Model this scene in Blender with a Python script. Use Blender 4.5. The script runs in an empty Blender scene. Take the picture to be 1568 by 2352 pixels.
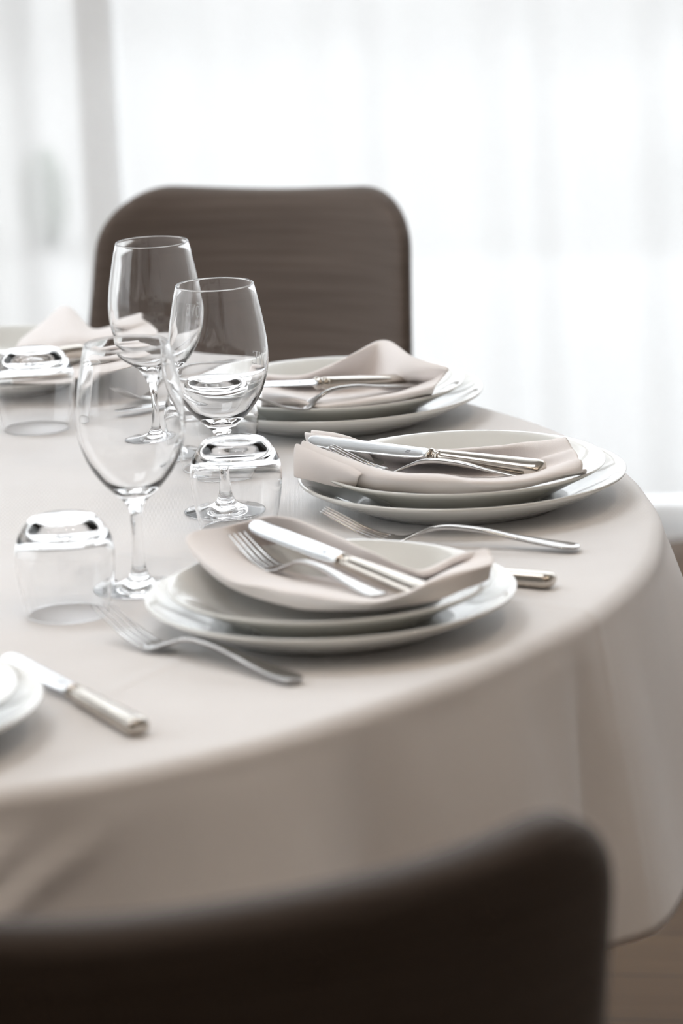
import bpy, bmesh, math, random
from mathutils import Vector, Matrix, noise

S = bpy.context.scene
COL = S.collection
PI = math.pi

# ------------------------------------------------------------------ camera
pitch, roll = math.radians(13.49), math.radians(2.5)
fwd = Vector((0, math.cos(pitch), -math.sin(pitch)))
dwn = Vector((0, -math.sin(pitch), -math.cos(pitch)))
right = Vector((1, 0, 0)) * math.cos(roll) + dwn * math.sin(roll)
up = -(Vector((1, 0, 0)) * -math.sin(roll) + dwn * math.cos(roll))
cam_data = bpy.data.cameras.new('camera')
cam = bpy.data.objects.new('camera', cam_data)
COL.objects.link(cam)
cam.matrix_world = Matrix((
    (right.x, up.x, -fwd.x, 0.0),
    (right.y, up.y, -fwd.y, 0.0),
    (right.z, up.z, -fwd.z, 1.532),
    (0, 0, 0, 1)))
cam_data.sensor_fit = 'VERTICAL'
cam_data.sensor_height = 36
cam_data.lens = 36 * 8500 / 2352
cam_data.clip_start = 0.05
cam_data.dof.use_dof = True
cam_data.dof.focus_distance = 3.40
cam_data.dof.aperture_fstop = 4.6
S.camera = cam

# ------------------------------------------------------------------ world, light, exposure
SKY_LOW, SKY_HIGH = 3.0, 5.5
world = bpy.data.worlds.new('sky')
S.world = world
world.use_nodes = True
wn = world.node_tree
wn.nodes.clear()
w_out = wn.nodes.new('ShaderNodeOutputWorld')
w_bg = wn.nodes.new('ShaderNodeBackground')
w_tc = wn.nodes.new('ShaderNodeTexCoord')
w_sep = wn.nodes.new('ShaderNodeSeparateXYZ')
w_map = wn.nodes.new('ShaderNodeMapRange')
w_map.inputs['From Min'].default_value = 0.0
w_map.inputs['From Max'].default_value = 0.5
w_map.inputs['To Min'].default_value = SKY_LOW
w_map.inputs['To Max'].default_value = SKY_HIGH
w_bg.inputs['Color'].default_value = (0.92, 0.96, 1.0, 1)
wn.links.new(w_tc.outputs['Generated'], w_sep.inputs[0])
wn.links.new(w_sep.outputs['Z'], w_map.inputs['Value'])
wn.links.new(w_map.outputs[0], w_bg.inputs['Strength'])
wn.links.new(w_bg.outputs[0], w_out.inputs[0])

S.view_settings.view_transform = 'Standard'
S.view_settings.look = 'None'
S.view_settings.exposure = 0.05
S.view_settings.gamma = 1.0
S.view_settings.use_curve_mapping = False
cy = S.cycles
cy.use_denoising = True
cy.max_bounces = 14
cy.diffuse_bounces = 4
cy.glossy_bounces = 5
cy.transmission_bounces = 14
cy.transparent_max_bounces = 12
cy.sample_clamp_indirect = 8.0
cy.sample_clamp_direct = 0.0
cy.caustics_reflective = True
cy.caustics_refractive = True
cy.blur_glossy = 0.3
cy.use_adaptive_sampling = True
cy.adaptive_threshold = 0.03

# room frame: origin on the floor under the curtain, x along the window wall, y outwards
ROOM_A = math.radians(-10.6)
ROOM_O = Vector((0.556, 5.98, 0.0))
ROOM = Matrix.Translation(ROOM_O) @ Matrix.Rotation(ROOM_A, 4, 'Z')
X0, X1, Y0, H = -3.6, 3.6, -9.0, 4.3      # room extent in room coordinates

SKX0, SKX1, SKY0, SKY1 = -2.2, -0.4, -3.1, -1.5      # unseen ceiling skylight, added to brighten the tabletop
def portal(name, loc, rot, sx, sy):
    l = bpy.data.lights.new(name, 'AREA')
    l.shape = 'RECTANGLE'
    l.size, l.size_y = sx, sy
    l.cycles.is_portal = True
    o = bpy.data.objects.new(name, l)
    COL.objects.link(o)
    o.matrix_world = ROOM @ Matrix.Translation(loc) @ rot
    return o
portal('window_daylight', Vector((0.0, 0.12, 2.0)), Matrix.Rotation(-PI / 2, 4, 'X'), 6.6, 4.0)
portal('side_window_daylight', Vector((X0 - 0.02, -3.0, 2.15)), Matrix.Rotation(PI / 2, 4, 'Z') @ Matrix.Rotation(PI / 2, 4, 'X'), 4.4, 3.7)
portal('added_skylight_portal', Vector(((SKX0 + SKX1) / 2, (SKY0 + SKY1) / 2, H + 0.14)), Matrix.Identity(4), SKX1 - SKX0, SKY1 - SKY0)

# ------------------------------------------------------------------ materials
def new_mat(name):
    m = bpy.data.materials.new(name)
    m.use_nodes = True
    return m, m.node_tree, m.node_tree.nodes['Principled BSDF']

def P(name, col, rough=0.5, metal=0.0, spec=0.5, coat=0.0, noise_amt=0.0, noise_scale=20.0, bump=0.0, bump_scale=200.0, stretch=(1, 1, 1), sheen=0.0, trans=0.0, ior=1.5):
    m, nt, b = new_mat(name)
    b.inputs['Base Color'].default_value = (*col, 1)
    b.inputs['Roughness'].default_value = rough
    b.inputs['Metallic'].default_value = metal
    b.inputs['Specular IOR Level'].default_value = spec
    b.inputs['Coat Weight'].default_value = coat
    b.inputs['Coat Roughness'].default_value = 0.04
    b.inputs['Sheen Weight'].default_value = sheen
    b.inputs['Transmission Weight'].default_value = trans
    b.inputs['IOR'].default_value = ior
    tc = nt.nodes.new('ShaderNodeTexCoord')
    mp = nt.nodes.new('ShaderNodeMapping')
    mp.inputs['Scale'].default_value = stretch
    nt.links.new(tc.outputs['Object'], mp.inputs[0])
    if noise_amt:
        n = nt.nodes.new('ShaderNodeTexNoise')
        n.inputs['Scale'].default_value = noise_scale
        n.inputs['Detail'].default_value = 4
        nt.links.new(mp.outputs[0], n.inputs[0])
        cr = nt.nodes.new('ShaderNodeValToRGB')
        cr.color_ramp.elements[0].position = 0.3
        cr.color_ramp.elements[1].position = 0.7
        cr.color_ramp.elements[0].color = (*[c * (1 - noise_amt) for c in col], 1)
        cr.color_ramp.elements[1].color = (*[min(1, c * (1 + noise_amt)) for c in col], 1)
        nt.links.new(n.outputs[0], cr.inputs[0])
        nt.links.new(cr.outputs[0], b.inputs['Base Color'])
    if bump:
        n = nt.nodes.new('ShaderNodeTexNoise')
        n.inputs['Scale'].default_value = bump_scale
        n.inputs['Detail'].default_value = 3
        nt.links.new(mp.outputs[0], n.inputs[0])
        bp = nt.nodes.new('ShaderNodeBump')
        bp.inputs['Strength'].default_value = bump
        bp.inputs['Distance'].default_value = 0.001
        nt.links.new(n.outputs[0], bp.inputs['Height'])
        nt.links.new(bp.outputs[0], b.inputs['Normal'])
    return m

def weave(name, col, bump, rough, scale, noise_amt=0.04):
    """woven cloth: two crossed wave textures as bump"""
    m = P(name, col, rough=rough, spec=0.25, sheen=0.15, noise_amt=noise_amt, noise_scale=6.0)
    nt = m.node_tree
    b = nt.nodes['Principled BSDF']
    tc = nt.nodes.new('ShaderNodeTexCoord')
    ws = []
    for d in ('X', 'Y'):
        w = nt.nodes.new('ShaderNodeTexWave')
        w.bands_direction = d
        w.inputs['Scale'].default_value = scale
        w.inputs['Distortion'].default_value = 1.5
        w.inputs['Detail Scale'].default_value = 4
        nt.links.new(tc.outputs['Object'], w.inputs[0])
        ws.append(w)
    mx = nt.nodes.new('ShaderNodeMath')
    mx.operation = 'ADD'
    nt.links.new(ws[0].outputs['Fac'], mx.inputs[0])
    nt.links.new(ws[1].outputs['Fac'], mx.inputs[1])
    bp = nt.nodes.new('ShaderNodeBump')
    bp.inputs['Strength'].default_value = bump
    bp.inputs['Distance'].default_value = 0.0004
    nt.links.new(mx.outputs[0], bp.inputs['Height'])
    nt.links.new(bp.outputs[0], b.inputs['Normal'])
    return m

M_CLOTH = weave('white_tablecloth', (0.80, 0.79, 0.79), 0.25, 0.75, 260)
def creases(m, lines):
    """pressed fold lines and slight unevenness of the laundered cloth, as relief"""
    nt = m.node_tree
    b = nt.nodes['Principled BSDF']
    src = b.inputs['Normal'].links[0].from_socket
    tc = nt.nodes.new('ShaderNodeTexCoord')
    for nx, ny, c in lines:
        d = nt.nodes.new('ShaderNodeVectorMath')
        d.operation = 'DOT_PRODUCT'
        d.inputs[1].default_value = (nx, ny, 0)
        nt.links.new(tc.outputs['Object'], d.inputs[0])
        s = nt.nodes.new('ShaderNodeMath'); s.operation = 'SUBTRACT'
        s.inputs[1].default_value = c
        nt.links.new(d.outputs['Value'], s.inputs[0])
        a = nt.nodes.new('ShaderNodeMath'); a.operation = 'ABSOLUTE'
        nt.links.new(s.outputs[0], a.inputs[0])
        r = nt.nodes.new('ShaderNodeMapRange'); r.interpolation_type = 'SMOOTHSTEP'
        r.inputs['From Max'].default_value = 0.012
        r.inputs['To Min'].default_value = 1.0
        r.inputs['To Max'].default_value = 0.0
        nt.links.new(a.outputs[0], r.inputs['Value'])
        bp = nt.nodes.new('ShaderNodeBump')
        bp.inputs['Strength'].default_value = 0.8
        bp.inputs['Distance'].default_value = 0.0012
        nt.links.new(r.outputs[0], bp.inputs['Height'])
        nt.links.new(src, bp.inputs['Normal'])
        src = bp.outputs[0]
    for sc, dist in (((3, 14, 3), 0.0022), ((16, 5, 5), 0.0012)):
        mp = nt.nodes.new('ShaderNodeMapping')
        mp.inputs['Scale'].default_value = sc
        mp.inputs['Rotation'].default_value = (0, 0, 0.35)
        nt.links.new(tc.outputs['Object'], mp.inputs[0])
        n = nt.nodes.new('ShaderNodeTexNoise')
        n.inputs['Scale'].default_value = 1.0
        n.inputs['Detail'].default_value = 2
        nt.links.new(mp.outputs[0], n.inputs[0])
        bp = nt.nodes.new('ShaderNodeBump')
        bp.inputs['Strength'].default_value = 0.9
        bp.inputs['Distance'].default_value = dist
        nt.links.new(n.outputs[0], bp.inputs['Height'])
        nt.links.new(src, bp.inputs['Normal'])
        src = bp.outputs[0]
    nt.links.new(src, b.inputs['Normal'])
creases(M_CLOTH, [(0.5386, 0.8425, 0.1053), (0.8425, -0.5386, 0.6463)])
M_NAPKIN = weave('pale_napkin_cloth', (0.87, 0.835, 0.825), 0.2, 0.8, 300)
M_PLATE = P('glazed_stoneware', (0.69, 0.695, 0.665), rough=0.25, spec=0.5, coat=1.0, noise_amt=0.015, noise_scale=12)
M_STEEL = P('polished_steel', (0.50, 0.49, 0.48), rough=0.15, metal=1.0, bump=0.04, bump_scale=300)
M_BLADE = P('brushed_blade_steel', (0.70, 0.71, 0.72), rough=0.2, metal=1.0, bump=0.05, bump_scale=120, stretch=(1, 12, 12))
M_SILVER = P('aged_silver_handle', (0.52, 0.48, 0.43), rough=0.17, metal=1.0, noise_amt=0.06, noise_scale=60)
M_GLASS = P('clear_glass', (1, 1, 1), rough=0.0, trans=1.0, ior=1.47)
M_ETCH = P('white_etched_print', (0.93, 0.93, 0.93), rough=0.6)
M_MARK = P('dark_maker_mark', (0.25, 0.25, 0.26), rough=0.4, metal=1.0)
M_LEG = P('dark_wood', (0.055, 0.035, 0.022), rough=0.4, noise_amt=0.3, noise_scale=8, stretch=(1, 1, 0.15))
M_WALL = P('painted_wall', (0.50, 0.475, 0.45), rough=0.85, noise_amt=0.02, noise_scale=3)
M_DARKWALL = P('brown_wall', (0.20, 0.175, 0.155), rough=0.8, noise_amt=0.05, noise_scale=3)
M_CEIL = P('white_ceiling', (0.74, 0.71, 0.67), rough=0.9)
M_FRAME = P('grey_window_frame', (0.90, 0.90, 0.90), rough=0.45)
M_TERRACE = P('pale_stone_paving', (0.24, 0.235, 0.23), rough=0.8, noise_amt=0.02, noise_scale=2)
M_OUTWALL = P('pale_render', (0.195, 0.19, 0.185), rough=0.9, noise_amt=0.03, noise_scale=1.5)
M_HEDGE = P('hedge_green', (0.15, 0.17, 0.145), rough=0.9, noise_amt=0.12, noise_scale=6)

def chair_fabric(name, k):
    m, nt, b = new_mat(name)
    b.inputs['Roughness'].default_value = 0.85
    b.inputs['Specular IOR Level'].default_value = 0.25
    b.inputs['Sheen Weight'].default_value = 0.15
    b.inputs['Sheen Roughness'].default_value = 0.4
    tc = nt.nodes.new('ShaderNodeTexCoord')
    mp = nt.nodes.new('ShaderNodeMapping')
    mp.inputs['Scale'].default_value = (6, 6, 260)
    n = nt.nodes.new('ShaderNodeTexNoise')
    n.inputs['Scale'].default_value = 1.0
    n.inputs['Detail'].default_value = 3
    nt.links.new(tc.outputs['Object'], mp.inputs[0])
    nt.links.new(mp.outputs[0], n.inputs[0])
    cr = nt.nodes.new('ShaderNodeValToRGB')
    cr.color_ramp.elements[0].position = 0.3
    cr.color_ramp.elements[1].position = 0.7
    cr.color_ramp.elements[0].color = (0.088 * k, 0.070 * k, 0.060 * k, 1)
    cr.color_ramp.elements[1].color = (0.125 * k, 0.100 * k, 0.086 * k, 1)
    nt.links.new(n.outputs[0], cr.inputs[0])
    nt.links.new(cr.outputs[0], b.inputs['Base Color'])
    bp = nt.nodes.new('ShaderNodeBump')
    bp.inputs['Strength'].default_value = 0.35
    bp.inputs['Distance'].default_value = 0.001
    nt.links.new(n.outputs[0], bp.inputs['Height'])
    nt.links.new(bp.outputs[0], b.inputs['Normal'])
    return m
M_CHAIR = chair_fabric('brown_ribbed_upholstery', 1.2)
M_CHAIR_SHADED = chair_fabric('shaded_brown_ribbed_upholstery', 0.55)  # same upholstery, the near chair's shade put into the colour

def floor_mat():
    m, nt, b = new_mat('oak_floorboards')
    b.inputs['Roughness'].default_value = 0.6
    b.inputs['Specular IOR Level'].default_value = 0.08
    tc = nt.nodes.new('ShaderNodeTexCoord')
    br = nt.nodes.new('ShaderNodeTexBrick')
    br.inputs['Scale'].default_value = 1.0
    br.inputs['Brick Width'].default_value = 1.6
    br.inputs['Row Height'].default_value = 0.14
    br.inputs['Mortar Size'].default_value = 0.002
    br.inputs['Color1'].default_value = (0.13, 0.075, 0.036, 1)
    br.inputs['Color2'].default_value = (0.16, 0.095, 0.046, 1)
    br.inputs['Mortar'].default_value = (0.06, 0.04, 0.025, 1)
    nt.links.new(tc.outputs['Object'], br.inputs[0])
    mp = nt.nodes.new('ShaderNodeMapping')
    mp.inputs['Scale'].default_value = (2, 30, 1)
    n = nt.nodes.new('ShaderNodeTexNoise')
    n.inputs['Scale'].default_value = 2
    n.inputs['Detail'].default_value = 5
    nt.links.new(tc.outputs['Object'], mp.inputs[0])
    nt.links.new(mp.outputs[0], n.inputs[0])
    mx = nt.nodes.new('ShaderNodeMixRGB')
    mx.blend_type = 'MULTIPLY'
    mx.inputs[0].default_value = 0.35
    nt.links.new(br.outputs[0], mx.inputs[1])
    nt.links.new(n.outputs[0], mx.inputs[2])
    nt.links.new(mx.outputs[0], b.inputs['Base Color'])
    return m
M_FLOOR = floor_mat()

def sheer_mat():
    """sheer net: partly open weave (transparent), partly thread (diffuse + translucent)"""
    m = bpy.data.materials.new('sheer_curtain_net')
    m.use_nodes = True
    nt = m.node_tree
    nt.nodes.clear()
    out = nt.nodes.new('ShaderNodeOutputMaterial')
    tr = nt.nodes.new('ShaderNodeBsdfTransparent')
    tl = nt.nodes.new('ShaderNodeBsdfTranslucent')
    df = nt.nodes.new('ShaderNodeBsdfDiffuse')
    tl.inputs[0].default_value = (0.96, 0.96, 0.95, 1)
    df.inputs[0].default_value = (0.96, 0.96, 0.95, 1)
    m1 = nt.nodes.new('ShaderNodeMixShader')
    m2 = nt.nodes.new('ShaderNodeMixShader')
    m1.inputs[0].default_value = 0.25
    nt.links.new(tl.outputs[0], m1.inputs[1])
    nt.links.new(df.outputs[0], m1.inputs[2])
    tc = nt.nodes.new('ShaderNodeTexCoord')
    w = nt.nodes.new('ShaderNodeTexNoise')
    w.inputs['Scale'].default_value = 120
    nt.links.new(tc.outputs['Object'], w.inputs[0])
    mr = nt.nodes.new('ShaderNodeMapRange')
    mr.inputs['To Min'].default_value = 0.52
    mr.inputs['To Max'].default_value = 0.60
    nt.links.new(w.outputs[0], mr.inputs[0])
    nt.links.new(mr.outputs[0], m2.inputs[0])
    nt.links.new(tr.outputs[0], m2.inputs[1])
    nt.links.new(m1.outputs[0], m2.inputs[2])
    nt.links.new(m2.outputs[0], out.inputs[0])
    return m
M_SHEER = sheer_mat()

def pane_mat():
    m = bpy.data.materials.new('window_pane_glass')
    m.use_nodes = True
    nt = m.node_tree
    nt.nodes.clear()
    out = nt.nodes.new('ShaderNodeOutputMaterial')
    tr = nt.nodes.new('ShaderNodeBsdfTransparent')
    tr.inputs[0].default_value = (0.97, 0.97, 0.97, 1)
    gl = nt.nodes.new('ShaderNodeBsdfGlossy')
    gl.inputs['Roughness'].default_value = 0.02
    fr = nt.nodes.new('ShaderNodeFresnel')
    fr.inputs[0].default_value = 1.45
    mx = nt.nodes.new('ShaderNodeMixShader')
    nt.links.new(fr.outputs[0], mx.inputs[0])
    nt.links.new(tr.outputs[0], mx.inputs[1])
    nt.links.new(gl.outputs[0], mx.inputs[2])
    nt.links.new(mx.outputs[0], out.inputs[0])
    return m
M_PANE = pane_mat()

def lamp_mat():
    m, nt, b = new_mat('warm_lamp_lens')
    b.inputs['Base Color'].default_value = (1, 0.9, 0.75, 1)
    b.inputs['Emission Color'].default_value = (1.0, 0.84, 0.69, 1)
    b.inputs['Emission Strength'].default_value = 450.0
    return m
M_LAMP = lamp_mat()

# ------------------------------------------------------------------ mesh helpers
def link(name, bm, mat, parent=None, smooth=True, world=None, sharp=None, recalc=True):
    if recalc:
        bmesh.ops.recalc_face_normals(bm, faces=bm.faces[:])
    me = bpy.data.meshes.new(name)
    bm.to_mesh(me)
    bm.free()
    if mat:
        me.materials.append(mat)
    if smooth:
        me.polygons.foreach_set('use_smooth', [True] * len(me.polygons))
        if sharp:
            me.set_sharp_from_angle(angle=math.radians(sharp))
    o = bpy.data.objects.new(name, me)
    COL.objects.link(o)
    if parent is not None:
        o.parent = parent
    if world is not None:
        o.matrix_world = world
    return o

def root(name, label, cat, group=None, mw=None):
    o = bpy.data.objects.new(name, None)
    o.empty_display_size = 0.05
    COL.objects.link(o)
    o['label'] = label
    o['category'] = cat
    if group:
        o['group'] = group
    if mw is not None:
        o.matrix_world = mw
    return o

def tag(o, label=None, cat=None, group=None, kind=None):
    if label: o['label'] = label
    if cat: o['category'] = cat
    if group: o['group'] = group
    if kind: o['kind'] = kind
    return o

def copy_tree(src, label, mw):
    r = src.copy()
    COL.objects.link(r)
    r['label'] = label
    r.matrix_world = mw
    for ch in list(src.children):
        c = ch.copy()
        COL.objects.link(c)
        c.parent = r
        for g in list(ch.children):
            d = g.copy()
            COL.objects.link(d)
            d.parent = c
    return r

def box(bm, c, s, rot=None):
    m = Matrix.Translation(c) @ (rot if rot else Matrix.Identity(4)) @ Matrix.Diagonal((s[0], s[1], s[2], 1))
    return bmesh.ops.create_cube(bm, size=1.0, matrix=m)['verts']

def box_obj(name, c, s, mat, parent=None, bevel=0.0, frame=None):
    bm = bmesh.new()
    box(bm, Vector(c), s)
    if bevel:
        bmesh.ops.bevel(bm, geom=bm.edges[:], offset=bevel, segments=3, affect='EDGES', profile=0.5)
    o = link(name, bm, mat, parent, smooth=bool(bevel), sharp=40 if bevel else None)
    if frame is not None:
        o.matrix_world = frame
    return o

def lathe_bm(prof, n=96, close=False):
    """prof: (r, z) list; r==0 gives a pole"""
    bm = bmesh.new()
    rings = []
    for r, z in prof:
        if r < 1e-6:
            rings.append([bm.verts.new((0, 0, z))])
        else:
            rings.append([bm.verts.new((r * math.cos(2 * PI * k / n), r * math.sin(2 * PI * k / n), z)) for k in range(n)])
    pairs = list(zip(rings[:-1], rings[1:]))
    if close:
        pairs.append((rings[-1], rings[0]))
    for a, b in pairs:
        for k in range(n):
            k2 = (k + 1) % n
            if len(a) == 1 and len(b) == 1:
                continue
            if len(a) == 1:
                bm.faces.new((a[0], b[k], b[k2]))
            elif len(b) == 1:
                bm.faces.new((a[k], a[k2], b[0]))
            else:
                bm.faces.new((a[k], a[k2], b[k2], b[k]))
    return bm

def spline(pts, m=6):
    """Catmull-Rom through pts (tuples), m samples per span"""
    out = []
    n = len(pts)
    for i in range(n - 1):
        p0, p1, p2, p3 = pts[max(i - 1, 0)], pts[i], pts[i + 1], pts[min(i + 2, n - 1)]
        for k in range(m):
            t = k / m
            out.append(tuple(0.5 * ((2 * b) + (-a + c) * t + (2 * a - 5 * b + 4 * c - d) * t * t + (-a + 3 * b - 3 * c + d) * t ** 3)
                             for a, b, c, d in zip(p0, p1, p2, p3)))
    out.append(tuple(pts[-1]))
    return out

def loft_bm(stations, n=24, m=6, bm=None, smoothspan=True):
    """stations: (x, y, z, half width, half thickness, exponent) -> superellipse sections along x"""
    own = bm is None
    if own:
        bm = bmesh.new()
    st = spline(stations, m) if smoothspan else stations
    rings = []
    for x, y, z, a, b, e in st:
        a, b = max(a, 1e-5), max(b, 1e-5)
        ring = []
        for k in range(n):
            t = 2 * PI * k / n
            c, s = math.cos(t), math.sin(t)
            ring.append(bm.verts.new((x, y + a * math.copysign(abs(c) ** (2 / e), c), z + b * math.copysign(abs(s) ** (2 / e), s))))
        rings.append(ring)
    for r0, r1 in zip(rings[:-1], rings[1:]):
        for k in range(n):
            bm.faces.new((r0[k], r0[(k + 1) % n], r1[(k + 1) % n], r1[k]))
    bm.faces.new(rings[0][::-1])
    bm.faces.new(rings[-1])
    return bm

def between(tip, end, rolldeg=0.0):
    """frame with its origin at tip, local x towards end, z upwards"""
    tip, end = Vector(tip), Vector(end)
    x = (end - tip).normalized()
    y = Vector((0, 0, 1)).cross(x).normalized()
    z = x.cross(y)
    m = Matrix((
        (x.x, y.x, z.x, tip.x), (x.y, y.y, z.y, tip.y), (x.z, y.z, z.z, tip.z), (0, 0, 0, 1)))
    return m @ Matrix.Rotation(math.radians(rolldeg), 4, 'X')

# ------------------------------------------------------------------ the room
def structure(o):
    o['kind'] = 'structure'
    return o

def room_box(name, x0, x1, y0, y1, z0, z1, mat):
    return structure(box_obj(name, ((x0 + x1) / 2, (y0 + y1) / 2, (z0 + z1) / 2), (x1 - x0, y1 - y0, z1 - z0), mat, frame=ROOM))

room_box('floor', X0 - 0.2, X1 + 0.2, Y0 - 0.2, 0.16, -0.1, 0.0, M_FLOOR)
bm = bmesh.new()
for a0, a1, b0, b1 in ((X0 - 0.2, SKX0, Y0 - 0.2, 0.35), (SKX1, X1 + 0.2, Y0 - 0.2, 0.35), (SKX0, SKX1, Y0 - 0.2, SKY0), (SKX0, SKX1, SKY1, 0.35)):
    box(bm, Vector(((a0 + a1) / 2, (b0 + b1) / 2, H + 0.075)), (a1 - a0, b1 - b0, 0.15))
c = link('ceiling', bm, M_CEIL, smooth=False)
c.matrix_world = ROOM
structure(c)
room_box('wall_right', X1, X1 + 0.2, Y0, 0.35, 0, H, M_WALL)
room_box('wall_near', X0, X1, Y0 - 0.2, Y0, 0, H, M_DARKWALL)

def wall_with_hole(name, axis, pos, thick, a0, a1, h0, h1, z0, z1, mat):
    """wall along `axis` with one rectangular opening h0..h1 x z0..z1"""
    bm = bmesh.new()
    def piece(p0, p1, q0, q1):
        if p1 - p0 < 1e-4 or q1 - q0 < 1e-4:
            return
        if axis == 'x':
            box(bm, Vector(((p0 + p1) / 2, pos + thick / 2, (q0 + q1) / 2)), (p1 - p0, thick, q1 - q0))
        else:
            box(bm, Vector((pos - thick / 2, (p0 + p1) / 2, (q0 + q1) / 2)), (thick, p1 - p0, q1 - q0))
    piece(a0, h0, 0, H)
    piece(h1, a1, 0, H)
    piece(h0, h1, 0, z0)
    piece(h0, h1, z1, H)
    o = link(name, bm, mat, smooth=False)
    o.matrix_world = ROOM
    return structure(o)
wall_with_hole('wall_back', 'x', 0.15, 0.2, X0, X1, -3.3, 3.3, 0.0, 4.0, M_CEIL)
wall_with_hole('wall_left', 'y', X0, 0.2, Y0, 0.35, -5.2, -0.8, 0.3, 4.0, M_WALL)

def window(name, axis, pos, a0, a1, z0, z1, posts, rails, fw=0.06):
    w = bpy.data.objects.new(name, None)
    COL.objects.link(w)
    w['kind'] = 'structure'
    w.matrix_world = ROOM
    bm = bmesh.new()
    def bar(p0, p1, q0, q1, d=0.07):
        if axis == 'x':
            box(bm, Vector(((p0 + p1) / 2, pos, (q0 + q1) / 2)), (p1 - p0, d, q1 - q0))
        else:
            box(bm, Vector((pos, (p0 + p1) / 2, (q0 + q1) / 2)), (d, p1 - p0, q1 - q0))
    bar(a0, a0 + fw, z0, z1); bar(a1 - fw, a1, z0, z1)
    bar(a0 + fw, a1 - fw, z0, z0 + 0.03); bar(a0 + fw, a1 - fw, z1 - fw, z1)
    o = link('window_frame', bm, M_FRAME, w, smooth=False)
    for p, pw in posts:
        bm = bmesh.new()
        bar(p - pw / 2, p + pw / 2, z0 + 0.03, z1 - fw)
        link('mullion', bm, M_FRAME, w, smooth=False)
    for z, a, b in rails:
        bm = bmesh.new()
        bar(a, b, z, z + 0.05, 0.05)
        link('transom', bm, M_FRAME, w, smooth=False)
    bm = bmesh.new()
    if axis == 'x':
        box(bm, Vector(((a0 + a1) / 2, pos, (z0 + z1) / 2)), (a1 - a0 - 2 * fw + 0.02, 0.006, z1 - z0 - fw))
    else:
        box(bm, Vector((pos, (a0 + a1) / 2, (z0 + z1) / 2)), (0.006, a1 - a0 - 2 * fw + 0.02, z1 - z0 - fw))
    link('pane', bm, M_PANE, w, smooth=False)
    return w
window('window_1', 'x', 0.25, -3.3, 3.3, 0.0, 4.0, [(-2.2, 0.07), (-1.005, 0.06), (0.42, 0.05), (2.0, 0.07)], [(0.99, -3.24, 3.24)])
window('window_2', 'y', X0 - 0.1, -5.2, -0.8, 0.3, 4.0, [(-3.8, 0.07), (-2.3, 0.07)], [])

# terrace and what can be made out through the net
terrace = structure(box_obj('terrace', (0, 1.57, -0.06), (14, 2.8, 0.1), M_TERRACE, frame=ROOM))
ground = structure(box_obj('ground', (0, 18, -0.32), (60, 32, 0.1), M_OUTWALL, frame=ROOM))
ground2 = structure(box_obj('side_ground', (-14, -6, -0.32), (20, 15.9, 0.1), M_OUTWALL, frame=ROOM))
gw = box_obj('garden_wall', (2.2, 6.2, 0.02), (5.2, 0.25, 0.6), M_OUTWALL, frame=ROOM)
tag(gw, 'pale low garden wall beyond the terrace outside the window', 'wall')
random.seed(4)
for k, (x, y, rx, rz, lab) in enumerate((
        (0.70, 4.6, 0.12, 0.30, 'pale green column-shaped shrub dimly seen through the net curtain at right'),
        (0.02, 5.2, 0.14, 0.28, 'pale green shrub dimly seen through the curtain just right of the far chair'),
        (-2.34, 4.8, 0.07, 0.15, 'pale green shrub dimly seen through the net curtain at the left edge'))):
    bm = bmesh.new()
    bmesh.ops.create_icosphere(bm, subdivisions=5, radius=1)
    for v in bm.verts:
        p = v.co.copy()
        v.co.x *= rx; v.co.y *= rx; v.co.z = math.copysign(abs(p.z) ** 0.7, p.z) * rz
        v.co *= 1 + 0.12 * noise.noise(p * 4 + Vector((k * 5, 0, 0))) + 0.08 * noise.noise(p * 11)
    o = link('shrub', bm, M_HEDGE)
    o.matrix_world = ROOM @ Matrix.Translation((x, y, -0.27 + rz * 0.96))
    tag(o, lab, 'shrub', 'shrubs beyond the terrace')

# curtains: hanging net with soft folds (one panel each side of the overlap)
def curtain(name, x0, x1, ybase, folds, label, cat='curtain', z1=4.12, z0=0.015, group=None, axis='x', slant=0.0):
    bm = bmesh.new()
    n = int((x1 - x0) / 0.006)
    zs = [z0 + (z1 - z0) * j / 14 for j in range(15)]
    grid = []
    for i in range(n + 1):
        x = x0 + (x1 - x0) * i / n
        colv = []
        for z in zs:
            k = 1.0 - 0.45 * (z / z1)
            y = ybase + folds(x, z) * (0.55 + 0.45 * k)
            xx = x + slant * (z1 - z) * (0.3 + 0.7 * (i / n))
            colv.append(bm.verts.new((xx, y, z) if axis == 'x' else (ybase * 2 - y, x, z)))
        grid.append(colv)
    for i in range(n):
        for j in range(14):
            bm.faces.new((grid[i][j], grid[i + 1][j], grid[i + 1][j + 1], grid[i][j + 1]))
    o = link(name, bm, M_SHEER)
    o.matrix_world = ROOM
    tag(o, label, cat, group)
    return o

def folds_main(x, z):
    p = 0.30
    ph = x / p + 0.18 * math.sin(x * 3.1) + 0.05 * math.sin(x * 11)
    a = 0.5 + 0.5 * math.cos(2 * PI * ph)
    return 0.045 * (a ** 1.8) + 0.009 * math.sin(2 * PI * x / 0.143 + 0.5 * z + 1.5 * math.sin(x * 2.3))
def folds_tight(x, z):
    return 0.035 * math.sin(2 * PI * x / 0.11) + 0.012 * math.sin(2 * PI * x / 0.047 + 1)
curtain('sheer_curtain', -1.16, 3.45, 0.0, folds_main, 'wide white sheer curtain hanging behind the far brown chair')
curtain('sheer_curtain', -3.45, -1.07, 0.035, folds_tight, 'white sheer curtain with tight folds at the left edge of the window')
curtain('sheer_curtain', -5.4, -0.6, X0 + 0.12, folds_main, 'white sheer curtain over the side window left of the table', axis='y')

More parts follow.
